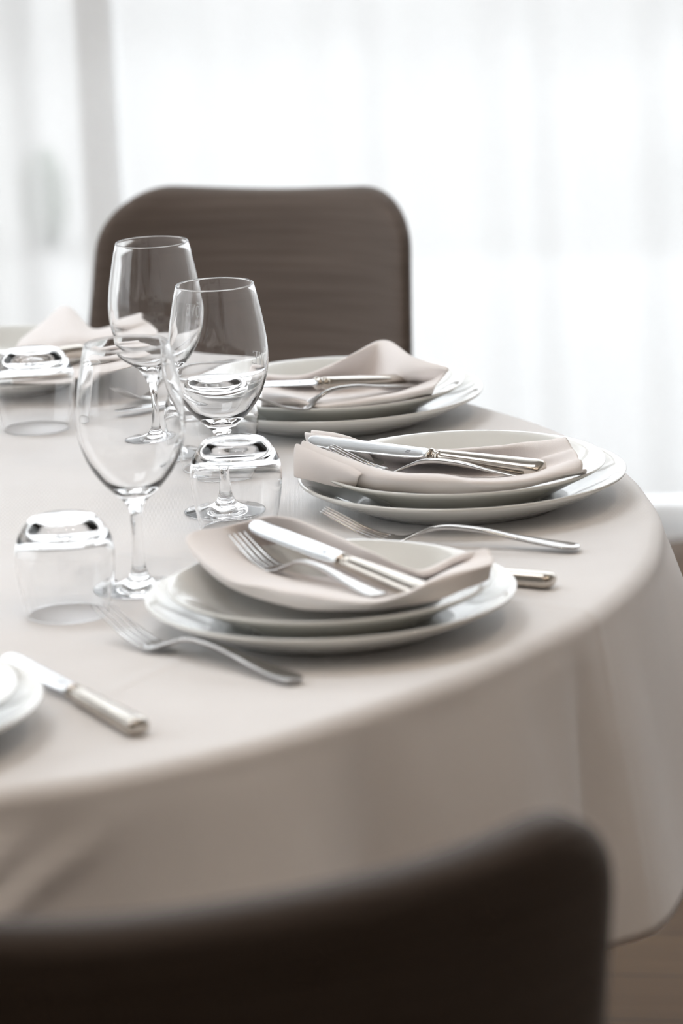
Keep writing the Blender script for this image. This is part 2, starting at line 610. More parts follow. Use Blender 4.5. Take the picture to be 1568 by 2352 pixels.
# ceiling downlights
lamp_spots = [(-2.3, -4.4), (-0.9, -4.7), (0.4, -4.4), (1.5, -4.0), (-1.6, -5.9), (-0.2, -6.1), (1.1, -5.8), (-1.0, -7.4), (0.6, -7.5), (2.2, -5.4), (1.5, -2.4)]
base = root('ceiling_downlight', 'small warm ceiling downlight over the dining room', 'ceiling light', 'warm ceiling downlights', ROOM @ Matrix.Translation((*lamp_spots[0], H)))
link('trim_ring', lathe_bm([(0.045, -0.001), (0.06, -0.001), (0.06, -0.006), (0.045, -0.012), (0.045, -0.001)], 32), M_FRAME, base)
link('lens', lathe_bm([(0, -0.004), (0.04, -0.004), (0.043, -0.002), (0, -0.002)], 32), M_LAMP, base)
for sx, sy in lamp_spots[1:]:
    copy_tree(base, 'small warm ceiling downlight over the dining room', ROOM @ Matrix.Translation((sx, sy, H)))

# ------------------------------------------------------------------ table and cloth
TC = Vector((-0.5933, 3.2661, 0.0))
TZ = 0.75
table = root('round_table', 'round dining table hidden under the white tablecloth', 'table', mw=Matrix.Translation(TC))
link('tabletop', lathe_bm([(0, 0.715), (0.855, 0.715), (0.862, 0.72), (0.862, 0.742), (0.855, 0.747), (0, 0.747)], 96), M_LEG, table, sharp=40)
link('pedestal', lathe_bm([(0, 0.714), (0.30, 0.714), (0.30, 0.69), (0.07, 0.67), (0.05, 0.6), (0.05, 0.15), (0.075, 0.09), (0.075, 0.04), (0, 0.04)], 48), M_LEG, table, sharp=40)
bm = bmesh.new()
for k in range(4):
    a = PI / 4 + k * PI / 2
    box(bm, Vector((math.cos(a) * 0.27, math.sin(a) * 0.27, 0.028)), (0.46, 0.07, 0.05), Matrix.Rotation(a, 4, 'Z'))
link('foot', bm, M_LEG, table, smooth=False)

# outline of the cloth edge as it shows: (angle, radius)
EDGE = [(-75, 0.862), (-66.2, 0.868), (-60.6, 0.880), (-53.5, 0.882), (-44.4, 0.877), (-33.8, 0.879), (-24.6, 0.886), (-17.3, 0.886), (-6.4, 0.883),
        (3.6, 0.876), (12.5, 0.873), (20.4, 0.871), (31.2, 0.866), (45, 0.880), (58.4, 0.893), (75, 0.885)]
def edge_radius(deg):
    d = (deg + 180) % 360 - 180
    if d <= EDGE[0][0] or d >= EDGE[-1][0]:
        e0, e1 = EDGE[-1], EDGE[0]
        span = e1[0] + 360 - e0[0]
        t = ((d - e0[0]) % 360) / span
        return e0[1] + (e1[1] - e0[1]) * (3 * t * t - 2 * t ** 3)
    for (a0, r0), (a1, r1) in zip(EDGE[:-1], EDGE[1:]):
        if a0 <= d <= a1:
            t = (d - a0) / (a1 - a0)
            return r0 + (r1 - r0) * (3 * t * t - 2 * t ** 3)
    return 0.88

# folds of the skirt: (angle, width in degrees, amplitude at hem in m)
FOLDS = [(-7, 6.0, 0.055), (-17, 3.0, 0.0), (-24, 3.5, 0.012), (-28.8, 1.4, -0.024), (-36, 3.5, 0.014), (-46.5, 3.0, -0.026), (-54, 5.5, 0.028), (-64, 3.0, -0.024), (-72, 4.5, 0.03), (-81, 3.0, -0.03)]
for a in range(-100, -345, -15):
    FOLDS.append((a, 4.5, 0.035 if (a // 15) % 2 else -0.03))
def skirt_offset(deg, d):
    """outward offset of the skirt at drop d (0..0.28)"""
    t = max(0.0, d) / 0.28
    off = 0.036 * t ** 0.9
    for a, w, amp in FOLDS:
        da = (deg - a + 180) % 360 - 180
        wd = w * (0.65 + 0.75 * t)
        if abs(da) < wd * 3.5:
            off += amp * math.exp(-(da / wd) ** 2) * t ** 0.85
    a = (deg + 180) % 360 - 180
    for a0, d0 in ((-61.0, 0.02), (-64.5, 0.012)):      # slanting drag folds under the edge
        q = d - (d0 + (a0 - a) * 0.0085)
        off += 0.007 * math.exp(-(q / 0.011) ** 2) / (1 + math.exp((a - a0 + 1.5) * 1.5)) * min(1, d / 0.02)
    return off

def hem_drop(deg):
    """the cloth hangs a little unevenly"""
    return 0.265 - 0.022 * math.exp(-((deg + 12) / 16) ** 2) if deg < 180 else 0.265 - 0.022 * math.exp(-((deg - 348) / 16) ** 2)

def cloth():
    bm = bmesh.new()
    N = 720
    RC = 0.016       # rounding over the table edge
    rings_r = [0.0] + [0.02 * k for k in range(1, 43)]
    rings = []
    for k, q in enumerate(rings_r):
        if k == 0:
            rings.append([bm.verts.new((0, 0, TZ))])
            continue
        ring = []
        for i in range(N):
            deg = i * 360 / N
            a = math.radians(deg)
            r = q / 0.84 * (edge_radius(deg) - RC - 0.004)
            x, y = r * math.cos(a), r * math.sin(a)
            z = TZ
            ring.append(bm.verts.new((x, y, z)))
        rings.append(ring)
    for j in range(1, 9):
        b = PI / 2 * j / 8
        ring = []
        for i in range(N):
            deg = i * 360 / N
            a = math.radians(deg)
            r = edge_radius(deg) - RC + RC * math.sin(b)
            ring.append(bm.verts.new((r * math.cos(a), r * math.sin(a), TZ - RC + RC * math.cos(b))))
        rings.append(ring)
    for j in range(1, 31):
        ring = []
        for i in range(N):
            deg = i * 360 / N
            d = hem_drop(deg) * j / 30
            a = math.radians(deg)
            r = edge_radius(deg) + skirt_offset(deg, d)
            r += 0.002 * noise.noise(Vector((a * 6, d * 9, 0)))
            ring.append(bm.verts.new((r * math.cos(a), r * math.sin(a), TZ - RC - d)))
        rings.append(ring)
    for ra, rb in zip(rings[:-1], rings[1:]):
        for i in range(N):
            i2 = (i + 1) % N
            if len(ra) == 1:
                bm.faces.new((ra[0], rb[i], rb[i2]))
            else:
                bm.faces.new((ra[i], ra[i2], rb[i2], rb[i]))
    o = link('tablecloth', bm, M_CLOTH)
    o.matrix_world = Matrix.Translation(TC)
    md = o.modifiers.new('thickness', 'SOLIDIFY')
    md.thickness = 0.0012
    md.offset = -1
    tag(o, 'white cloth covering the large round table and hanging in soft folds', 'tablecloth')
    return o
cloth()

# ------------------------------------------------------------------ chairs
def backrest_bm(w=0.388, top=0.865, bottom=0.43, th=0.05):
    """upholstered back: rounded top corners, widening downwards, wrapping forward at the sides, dipping slightly in the middle"""
    bm = bmesh.new()
    rc = 0.075
    pts = []
    hw = w / 2
    for k in range(13):                       # right top corner
        a = PI / 2 * k / 12
        pts.append((hw - rc + rc * math.cos(a), top - rc + rc * math.sin(a)))
    for k in range(13):
        a = PI / 2 + PI / 2 * k / 12
        pts.append((-hw + rc + rc * math.cos(a), top - rc + rc * math.sin(a)))
    rb = 0.02
    for k in range(5):
        a = PI + PI / 2 * k / 4
        pts.append((-hw + rb + rb * math.cos(a), bottom + rb + rb * math.sin(a)))
    for k in range(5):
        a = 3 * PI / 2 + PI / 2 * k / 4
        pts.append((hw - rb + rb * math.cos(a), bottom + rb + rb * math.sin(a)))
    n = len(pts)
    nrm = []
    for i in range(n):
        p, q = pts[i - 1], pts[(i + 1) % n]
        dx, dz = q[0] - p[0], q[1] - p[1]
        l = math.hypot(dx, dz)
        nrm.append((-dz / l, dx / l))         # inwards for a counter-clockwise outline
    er = 0.018
    rings = []
    for j in range(9):
        a = PI * j / 8
        ins = er * (1 - math.sin(a))
        if j <= 4: y = -th / 2 + er * (1 - math.cos(PI / 2 * j / 4))
        else: y = th / 2 - er * (1 - math.cos(PI / 2 * (8 - j) / 4))
        rings.append([bm.verts.new((p[0] + q[0] * ins, y, p[1] + q[1] * ins)) for p, q in zip(pts, nrm)])
    for r0, r1 in zip(rings[:-1], rings[1:]):
        for i in range(n):
            bm.faces.new((r0[i], r0[(i + 1) % n], r1[(i + 1) % n], r1[i]))
    bm.faces.new(rings[0][::-1])
    bm.faces.new(rings[-1])
    x = -hw + 0.008
    while x < hw:
        bmesh.ops.bisect_plane(bm, geom=bm.verts[:] + bm.edges[:] + bm.faces[:], plane_co=(x, 0, 0), plane_no=(1, 0, 0))
        x += 0.012
    z = bottom + 0.02
    while z < top:
        bmesh.ops.bisect_plane(bm, geom=bm.verts[:] + bm.edges[:] + bm.faces[:], plane_co=(0, 0, z), plane_no=(0, 0, 1))
        z += 0.02
    for v in bm.verts:
        u = v.co.x / hw
        tz = (v.co.z - bottom) / (top - bottom)
        v.co.x *= 1.0 + TAPER * (1 - tz)
        v.co.z += 0.016 * (u * u - 0.35) * tz           # saddle along the top edge
        v.co.y += WRAP * abs(u) ** 2.6                   # wraps forward (+y is the sitter's side)
        v.co.y -= 0.30 * (v.co.z - 0.50)                 # recline
        # padded bulge on the sitter's face
        if v.co.y > 0:
            pass
    return bm

TAPER, WRAP = 0.13, 0.07
def make_chair(label, w=0.388, mat=M_CHAIR):
    r = root('dining_chair', label, 'chair', 'brown upholstered dining chairs')
    link('backrest', backrest_bm(w), mat, r, sharp=60)
    bm = bmesh.new()
    box(bm, Vector((0, 0.22, 0.40)), (0.47, 0.44, 0.09))
    bmesh.ops.bevel(bm, geom=bm.edges[:], offset=0.03, segments=4, affect='EDGES', profile=0.5)
    link('seat', bm, M_CHAIR, r, sharp=60)
    for sx in (-1, 1):
        for y0, y1 in ((0.03, -0.05), (0.40, 0.43)):
            bm = bmesh.new()
            box(bm, Vector((0, 0, 0)), (0.034, 0.034, 0.37))
            for v in bm.verts:
                t = (0.185 - v.co.z) / 0.37
                k = 1 - 0.35 * t
                v.co.x = v.co.x * k + sx * (0.19 + 0.02 * t)
                v.co.y = v.co.y * k + y0 + (y1 - y0) * t
                v.co.z += 0.185
            bmesh.ops.bevel(bm, geom=bm.edges[:], offset=0.004, segments=2, affect='EDGES', profile=0.5)
            link('leg', bm, M_LEG, r, sharp=40)
    return r
chair_far = make_chair('brown upholstered dining chair in front of the curtain, on the far side of the table')
chair_far.matrix_world = Matrix.Translation((-0.101, 4.42, 0)) @ Matrix.Rotation(math.radians(180 - 17), 4, 'Z')
chair_near = make_chair('shade-darkened brown dining chair seen blurred from behind in the foreground', 0.48, M_CHAIR_SHADED)
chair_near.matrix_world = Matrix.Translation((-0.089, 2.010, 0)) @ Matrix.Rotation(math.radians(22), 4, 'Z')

# ------------------------------------------------------------------ crockery
def charger_mesh():
    pr = [(0, 0.0035), (0.088, 0.0035), (0.0905, 0.0), (0.0965, 0.0), (0.0985, 0.002), (0.112, 0.0068), (0.128, 0.0135), (0.140, 0.0195), (0.1465, 0.0232), (0.1492, 0.0252),
          (0.1496, 0.0268), (0.1486, 0.0279), (0.1465, 0.0275), (0.141, 0.0245), (0.130, 0.0185), (0.117, 0.0128), (0.106, 0.0093), (0.098, 0.0078), (0.085, 0.0073), (0, 0.0070)]
    return lathe_bm(pr, 160)
def plate_mesh():
    pr = [(0, 0.0035), (0.074, 0.0035), (0.0765, 0.0), (0.0825, 0.0), (0.0845, 0.002), (0.096, 0.0078), (0.110, 0.0155), (0.122, 0.0215), (0.1285, 0.0250), (0.1308, 0.0267),
          (0.1312, 0.0280), (0.1303, 0.0290), (0.1285, 0.0286), (0.122, 0.0262), (0.112, 0.0215), (0.100, 0.0155), (0.090, 0.0108), (0.080, 0.0088), (0.065, 0.0082), (0, 0.0080)]
    return lathe_bm(pr, 160)

settings = [
    ('front', (-0.0115, 2.8765), 'the nearest full place setting'),
    ('middle', (0.111, 3.2827), 'the setting at right table edge'),
    ('far', (-0.001, 3.670), 'the place setting before the far chair'),
    ('corner', (-0.374, 2.612), 'the cropped place setting at lower left'),
    ('left', (-0.372, 3.935), 'the place setting at the far left'),
]
ch0 = pl0 = None
for key, (x, y), where in settings:
    for kind in ('charger', 'plate'):
        if kind == 'charger':
            if ch0 is None:
                o = ch0 = link('charger_plate', charger_mesh(), M_PLATE)
            else:
                o = ch0.copy(); COL.objects.link(o)
            o.location = (x, y, TZ + 0.0005)
            tag(o, 'wide off-white charger plate on the tablecloth under ' + where, 'plate', 'charger plates')
        else:
            if pl0 is None:
                o = pl0 = link('dinner_plate', plate_mesh(), M_PLATE)
            else:
                o = pl0.copy(); COL.objects.link(o)
            o.location = (x, y, TZ + 0.0005 + 0.0080)
            tag(o, 'smaller off-white dinner plate stacked on the charger of ' + where, 'plate', 'dinner plates')

# ------------------------------------------------------------------ cutlery
def make_knife(label):
    r = root('table_knife', label, 'knife', 'table knives')
    # blade 0 .. 0.128, lying on its side
    bm = bmesh.new()
    st = []
    for x, yc, a, b in ((0.000, 0.0045, 0.0006, 0.0003), (0.0012, 0.0040, 0.0035, 0.0005), (0.004, 0.0030, 0.0060, 0.0006), (0.010, 0.0015, 0.0082, 0.0007), (0.020, 0.0004, 0.0096, 0.0008),
                        (0.045, 0.0, 0.0102, 0.0010), (0.085, 0.0004, 0.0101, 0.0012), (0.110, 0.0008, 0.0096, 0.0014), (0.122, 0.0014, 0.0088, 0.0017), (0.127, 0.0010, 0.0070, 0.0026), (0.130, 0.0, 0.0050, 0.0038)):
        st.append((x, yc, 0, a, b, 2.6))
    bl = link('blade', loft_bm(st, 24, 4), M_BLADE, r)
    st = [(0.1285, 0, 0, 0.0060, 0.0045, 2), (0.1310, 0, 0, 0.0078, 0.0062, 2), (0.1330, 0, 0, 0.0072, 0.0058, 2), (0.1345, 0, 0, 0.0054, 0.0045, 2), (0.1365, 0, 0, 0.0052, 0.0043, 2),
          (0.1385, 0, 0, 0.0066, 0.0054, 2), (0.1405, 0, 0, 0.0074, 0.0059, 2), (0.1425, 0, 0, 0.0068, 0.0055, 2)]
    link('bolster', loft_bm(st, 24, 4), M_SILVER, r)
    st = [(0.1415, 0, 0, 0.0060, 0.0050, 2.2), (0.1440, 0, 0, 0.0070, 0.0056, 2.4), (0.155, 0, 0, 0.0074, 0.0058, 2.6), (0.185, 0, 0, 0.0083, 0.0061, 2.8), (0.220, 0, 0, 0.0093, 0.0064, 3.0),
          (0.236, 0, 0, 0.0097, 0.0066, 3.0), (0.242, 0, 0, 0.0094, 0.0063, 2.8), (0.2455, 0, 0, 0.0080, 0.0052, 2.4), (0.2470, 0, 0, 0.0050, 0.0030, 2.0), (0.2473, 0, 0, 0.0012, 0.0008, 2.0)]
    link('handle', loft_bm(st, 32, 5), M_SILVER, r)
    bm = bmesh.new()                                       # tiny stamped mark on the blade
    for dx, dy, w, h in ((0, 0.0016, 0.004, 0.0004), (0, -0.0016, 0.004, 0.0004), (-0.0018, 0, 0.0004, 0.003), (0.0016, 0.0005, 0.0004, 0.0022), (0.0004, 0.0, 0.0004, 0.0018)):
        box(bm, Vector((0.108 + dx, dy, 0.00145)), (w, h, 0.0002))
    link('maker_mark', bm, M_MARK, bl, smooth=False)
    return r

def fork_z(x):
    pts = [(0.0, 0.0255), (0.014, 0.0185), (0.035, 0.0085), (0.056, 0.0032), (0.068, 0.0035), (0.080, 0.0085), (0.095, 0.0135), (0.112, 0.0150), (0.135, 0.0135), (0.165, 0.0085), (0.195, 0.0045), (0.215, 0.0030)]
    for (x0, z0), (x1, z1) in zip(pts[:-1], pts[1:]):
        if x0 <= x <= x1:
            i = pts.index((x0, z0))
            zm = pts[max(i - 1, 0)]; zp = pts[min(i + 2, len(pts) - 1)]
            t = (x - x0) / (x1 - x0)
            m0 = (z1 - zm[1]) / max(x1 - zm[0], 1e-6) * (x1 - x0)
            m1 = (zp[1] - z0) / max(zp[0] - x0, 1e-6) * (x1 - x0)
            return (2 * t ** 3 - 3 * t * t + 1) * z0 + (t ** 3 - 2 * t * t + t) * m0 + (-2 * t ** 3 + 3 * t * t) * z1 + (t ** 3 - t * t) * m1
    return pts[-1][1]

def make_fork(label):
    r = root('table_fork', label, 'fork', 'table forks')
    for k in range(4):
        yk = (k - 1.5)
        st = []
        for j in range(12):
            x = 0.057 * j / 11
            t = j / 11
            sp = 0.0061 * (0.86 + 0.14 * t)
            st.append((x, yk * sp, fork_z(x), 0.0008 + 0.0013 * min(1, t * 1.6), 0.0005 + 0.0008 * min(1, t * 2), 2.6))
        link('tine', loft_bm(st, 12, 2), M_STEEL, r)
    st = []
    for x, a in ((0.054, 0.0112), (0.059, 0.0117), (0.065, 0.0112), (0.071, 0.0092), (0.077, 0.0064), (0.083, 0.0044), (0.089, 0.0034)):
        st.append((x, 0, fork_z(x), a, 0.0011 + 0.0006 * (x - 0.054) / 0.035, 2.8))
    link('head', loft_bm(st, 24, 4), M_STEEL, r)
    st = []
    for x, a, b in ((0.088, 0.0034, 0.0018), (0.096, 0.0030, 0.0021), (0.11, 0.0031, 0.0022), (0.135, 0.0040, 0.0020), (0.16, 0.0058, 0.0018), (0.185, 0.0080, 0.0017), (0.203, 0.0094, 0.0016),
                    (0.210, 0.0088, 0.0015), (0.2135, 0.0068, 0.0012), (0.215, 0.0030, 0.0008)):
        st.append((x, 0, fork_z(x), a, b, 3.0))
    link('handle', loft_bm(st, 24, 4), M_STEEL, r)
    return r

KL = 0.2473
def knife_frame(tip, end, rolld=0):
    return between(tip, end, rolld)

def lay(end, az, rise, length, rolldeg=0.0):
    """lay cutlery: position of the handle end, heading tip to handle in degrees, how much higher the tip is"""
    end = Vector(end)
    a = math.radians(az)
    h = math.sqrt(length * length - rise * rise)
    tip = end - Vector((math.cos(a) * h, math.sin(a) * h, -rise))
    return between(tip, end, rolldeg)

kn = make_knife('silver knife resting on the napkin of the nearest full place setting')
kn.matrix_world = lay((0.0657, 2.8039, 0.789), -54.5, 0.016, KL, 13)
KNIVES = [
    ('silver knife lying across the napkin on the plate at the right edge of the table', lay((0.1816, 3.2095, 0.793), -31.5, 0.008, KL, 18)),
    ('blurred silver knife on the napkin of the plate before the far chair', lay((0.0698, 3.6596, 0.787), 40, 0.036, KL, 8)),
    ('silver knife on the tablecloth beside the cropped plates at lower left', lay((-0.1531, 2.583, 0.7575), -62, 0.0, KL)),
    ('silver knife whose handle end juts out behind the nearest charger plate', lay((0.1727, 2.9542, 0.7575), -29, 0.0, KL)),
    ('silver knife on the cloth behind the charger at the right edge, only its tip showing', between((-0.0405, 3.3851, 0.7575), (0.205, 3.445, 0.7575), 0)),
    ('silver knife on the tablecloth between the two far place settings, seen through the wine glasses', between((-0.2275, 3.7003, 0.7575), (-0.1142, 3.7771, 0.7575), 0)),
    ('silver knife with only its handle end showing on the napkin at far left', lay((-0.2641, 3.8506, 0.797), 35, 0.004, KL, 6)),
]
for lab, mw in KNIVES:
    copy_tree(kn, lab, mw)

FL = 0.215
def scaled(mw, k):
    return mw @ Matrix.Diagonal((k, k, k, 1))
fk = make_fork('silver fork with four tines on the napkin of the nearest full place setting')
fk.matrix_world = scaled(lay((0.0278, 2.8148, 0.785), -56, -0.008, FL * 0.96), 0.96)
FORKS = [
    ('silver fork tucked in the napkin on the plate at the right edge of the table', scaled(lay((0.1773, 3.2062, 0.784), -26, -0.005, FL * 0.96), 0.96)),
    ('blurred silver fork on the napkin of the plate before the far chair', scaled(lay((0.081, 3.6385, 0.785), 38, 0.0, FL * 0.96), 0.96)),
    ('silver fork lying tines up on the tablecloth left of the nearest charger plate', scaled(lay((-0.0387, 2.7008, 0.7515), -46, 0.0, FL * 1.05), 1.05)),
    ('silver fork on the tablecloth between the nearest setting and the one at the right edge', scaled(lay((0.202, 3.0733, 0.7515), -20, 0.0, FL * 1.08), 1.08)),
    ('silver fork on the tablecloth at the left, seen through the nearest wine glass', scaled(between((-0.2314, 3.736, 0.7515), (-0.1261, 3.8895, 0.7515)), 1.08)),
    ('silver fork with only its handle showing under the knife on the far left napkin', scaled(lay((-0.2631, 3.8706, 0.786), 30, 0.0, FL * 0.96), 0.96)),
]
for lab, mw in FORKS:
    copy_tree(fk, lab, mw)

# ------------------------------------------------------------------ napkins
def napkin(name, rows, label, ripple=None, layer=None, thick=0.0022):
    """rows: control rows across the fold, each a list of points along it (world coordinates)"""
    def dense(rws):
        ms = [spline(r, 7) for r in rws]
        cols = list(zip(*ms))
        return [spline(list(c), 7) for c in cols]      # [station][across]
    g = dense(rows)
    ctr = Vector((0, 0, 0))
    cnt = 0
    for c in g:
        for p in c:
            ctr += Vector(p); cnt += 1
    ctr /= cnt
    ctr.z = min(p[2] for c in g for p in c)
    def build(grid, nm, parent, th):
        bm = bmesh.new()
        vs = []
        ns, nt = len(grid), len(grid[0])
        for i, c in enumerate(grid):
            row = []
            for j, p in enumerate(c):
                q = Vector(p)
                s, t = i / (ns - 1), j / (nt - 1)
                q.z += 0.0010 * noise.noise(q * 38) + 0.0004 * noise.noise(q * 120)
                q.y += 0.0012 * noise.noise(q * 31 + Vector((9, 2, 1)))
                if ripple:
                    q += Vector(ripple(s, t))
                row.append(bm.verts.new(q - ctr))
            vs.append(row)
        for i in range(ns - 1):
            for j in range(nt - 1):
                bm.faces.new((vs[i][j], vs[i + 1][j], vs[i + 1][j + 1], vs[i][j + 1]))
        o = link(nm, bm, M_NAPKIN)
        if parent is None:
            o.location = ctr
        else:
            o.parent = parent
        md = o.modifiers.new('folded_layers', 'SOLIDIFY')
        md.thickness = th
        md.offset = 1.0
        bv = o.modifiers.new('soft_edge', 'SUBSURF')
        bv.levels = bv.render_levels = 1
        return o
    o = build(g, 'napkin', None, thick)
    tag(o, label, 'napkin', 'folded cloth napkins')
    if layer:
        lg = [[tuple(Vector(p) + Vector(layer[1])) for p in c] for c in g[:int(len(g) * layer[0])]]
        build(lg, 'folded_layer', o, thick * 0.8)
    return o

napkin('napkin', [
    [(-0.1235, 2.9282, 0.8), (-0.1018, 2.8816, 0.788), (-0.0737, 2.8526, 0.781), (-0.0356, 2.8198, 0.778), (0.0021, 2.8082, 0.778), (0.0379, 2.8026, 0.78), (0.0741, 2.8042, 0.785), (0.1161, 2.8352, 0.792)],
    [(-0.1298, 2.9584, 0.806), (-0.0904, 2.8588, 0.797), (-0.0519, 2.8206, 0.797), (-0.0144, 2.7873, 0.797), (0.0225, 2.7649, 0.796), (0.0484, 2.7834, 0.798), (0.0748, 2.807, 0.804), (0.118, 2.828, 0.808)],
    [(-0.1192, 2.9784, 0.808), (-0.0819, 2.9533, 0.787), (-0.0395, 2.9466, 0.772), (-0.0005, 2.9154, 0.771), (0.0308, 2.8863, 0.771), (0.0555, 2.8834, 0.775), (0.0869, 2.8631, 0.794), (0.1187, 2.8498, 0.806)],
    [(-0.0896, 3.0211, 0.8), (-0.0645, 3.0346, 0.777), (-0.0251, 2.9764, 0.773), (0.0071, 2.9495, 0.771), (0.0387, 2.9227, 0.771), (0.0602, 2.9254, 0.773), (0.0914, 2.8889, 0.793), (0.1168, 2.8672, 0.806)],
    [(-0.0538, 2.999, 0.812), (-0.0335, 2.9793, 0.811), (-0.0016, 2.9351, 0.806), (0.0259, 2.8947, 0.801), (0.0456, 2.8778, 0.795), (0.0645, 2.8717, 0.791), (0.0877, 2.8798, 0.798), (0.112, 2.8835, 0.805)],
    [(-0.0478, 3.0386, 0.795), (-0.0315, 3.0338, 0.789), (0.0008, 2.9764, 0.786), (0.0289, 2.9467, 0.78), (0.0479, 2.9228, 0.779), (0.0685, 2.9007, 0.779), (0.0918, 2.9048, 0.786), (0.1091, 2.9061, 0.794)],
], 'pale pink-white napkin folded like a boat on the nearest full plate', ripple=lambda s, t: (0, 0, 0.0022 * math.sin(t * 21) * max(0, (s - 0.6) / 0.4)))

napkin('napkin', [
    [(-0.0354, 3.2529, 0.788), (-0.0082, 3.2387, 0.784), (0.0189, 3.2197, 0.782), (0.0573, 3.2038, 0.78), (0.107, 3.1891, 0.78), (0.1497, 3.192, 0.781), (0.181, 3.1969, 0.784), (0.2191, 3.2136, 0.788)],
    [(-0.0335, 3.275, 0.812), (0.0006, 3.2337, 0.806), (0.0272, 3.2091, 0.8), (0.0518, 3.194, 0.796), (0.0883, 3.1878, 0.795), (0.1147, 3.1795, 0.791), (0.1573, 3.1858, 0.79), (0.2151, 3.194, 0.797)],
    [(-0.0278, 3.3086, 0.797), (0.0083, 3.3283, 0.777), (0.036, 3.3177, 0.772), (0.0677, 3.3069, 0.771), (0.103, 3.2911, 0.771), (0.1302, 3.277, 0.771), (0.171, 3.2605, 0.777), (0.2129, 3.2039, 0.802)],
    [(-0.0234, 3.3879, 0.785), (0.0129, 3.3779, 0.776), (0.0409, 3.3571, 0.774), (0.073, 3.3511, 0.771), (0.1088, 3.3349, 0.771), (0.1401, 3.3153, 0.772), (0.1736, 3.2667, 0.786), (0.2107, 3.2265, 0.805)],
    [(-0.0251, 3.3697, 0.802), (0.0015, 3.3525, 0.8), (0.0291, 3.3328, 0.794), (0.0641, 3.2856, 0.798), (0.1035, 3.2777, 0.798), (0.1389, 3.2725, 0.8), (0.1741, 3.2664, 0.803), (0.2062, 3.2491, 0.809)],
    [(-0.0247, 3.4075, 0.79), (0.0033, 3.3924, 0.787), (0.0294, 3.3772, 0.78), (0.065, 3.338, 0.783), (0.105, 3.33, 0.783), (0.141, 3.3257, 0.784), (0.1766, 3.3161, 0.787), (0.211, 3.2905, 0.794)],
], 'pale napkin with square-cut folded end on the plate at the right edge of the table',
    ripple=lambda s, t: (0.0015 * math.sin(t * 30) * max(0, (s - 0.78) / 0.22), 0, 0.0028 * math.sin(t * 26) * max(0, (s - 0.75) / 0.25)), layer=(0.30, (-0.006, -0.002, -0.0015)))

napkin('napkin', [
    [(-0.0752, 3.569, 0.786), (-0.0359, 3.5803, 0.781), (0.0029, 3.5852, 0.78), (0.0331, 3.5893, 0.78), (0.0656, 3.5918, 0.782), (0.094, 3.5935, 0.787)],
    [(-0.0737, 3.5673, 0.799), (-0.0482, 3.5648, 0.794), (-0.0193, 3.5539, 0.788), (0.0202, 3.5787, 0.785), (0.057, 3.5817, 0.788), (0.0979, 3.5712, 0.798)],
    [(-0.0796, 3.6549, 0.787), (-0.0496, 3.6947, 0.773), (-0.0142, 3.6809, 0.772), (0.0255, 3.6789, 0.772), (0.0654, 3.6754, 0.775), (0.1055, 3.6041, 0.798)],
    [(-0.08, 3.6948, 0.787), (-0.0453, 3.7427, 0.773), (-0.0072, 3.7299, 0.773), (0.0307, 3.7108, 0.777), (0.0654, 3.6514, 0.792), (0.1124, 3.6067, 0.806)],
    [(-0.0758, 3.7159, 0.788), (-0.0355, 3.6803, 0.792), (0.0071, 3.6796, 0.806), (0.0487, 3.7056, 0.818), (0.077, 3.647, 0.812), (0.1116, 3.6057, 0.808)],
    [(-0.0753, 3.7315, 0.783), (-0.0336, 3.7034, 0.785), (0.0091, 3.7073, 0.795), (0.0512, 3.7451, 0.803), (0.0775, 3.6815, 0.798), (0.1135, 3.642, 0.798)],
], 'pale napkin rising to a pointed peak on the plate before the far chair')

napkin('napkin', [
    [(-0.3409, 3.7951, 0.782), (-0.3084, 3.7841, 0.78), (-0.2762, 3.777, 0.78), (-0.2445, 3.7788, 0.781), (-0.2171, 3.78, 0.786), (-0.1929, 3.8051, 0.792)],
    [(-0.343, 3.8244, 0.786), (-0.3108, 3.8206, 0.783), (-0.2787, 3.8184, 0.782), (-0.2462, 3.8148, 0.785), (-0.2137, 3.8142, 0.793), (-0.1845, 3.8362, 0.8)],
    [(-0.3474, 3.9358, 0.777), (-0.3169, 3.9344, 0.774), (-0.2861, 3.9323, 0.774), (-0.2524, 3.9238, 0.778), (-0.2167, 3.8818, 0.795), (-0.1934, 3.8893, 0.802)],
    [(-0.3433, 3.9505, 0.785), (-0.3156, 3.9307, 0.79), (-0.2882, 3.9127, 0.797), (-0.2568, 3.8952, 0.798), (-0.2236, 3.8908, 0.804), (-0.2054, 3.9055, 0.808)],
    [(-0.3399, 3.9823, 0.786), (-0.3169, 3.9926, 0.8), (-0.293, 4.0192, 0.812), (-0.2629, 3.9489, 0.8), (-0.2368, 3.9395, 0.803), (-0.2079, 3.9383, 0.812)],
    [(-0.3387, 3.9877, 0.782), (-0.3159, 4.0119, 0.79), (-0.2937, 4.0477, 0.798), (-0.2623, 3.9631, 0.792), (-0.2365, 3.9618, 0.794), (-0.2085, 3.9775, 0.798)],
], 'pale napkin with a tall pointed fold on the plate at the far left')

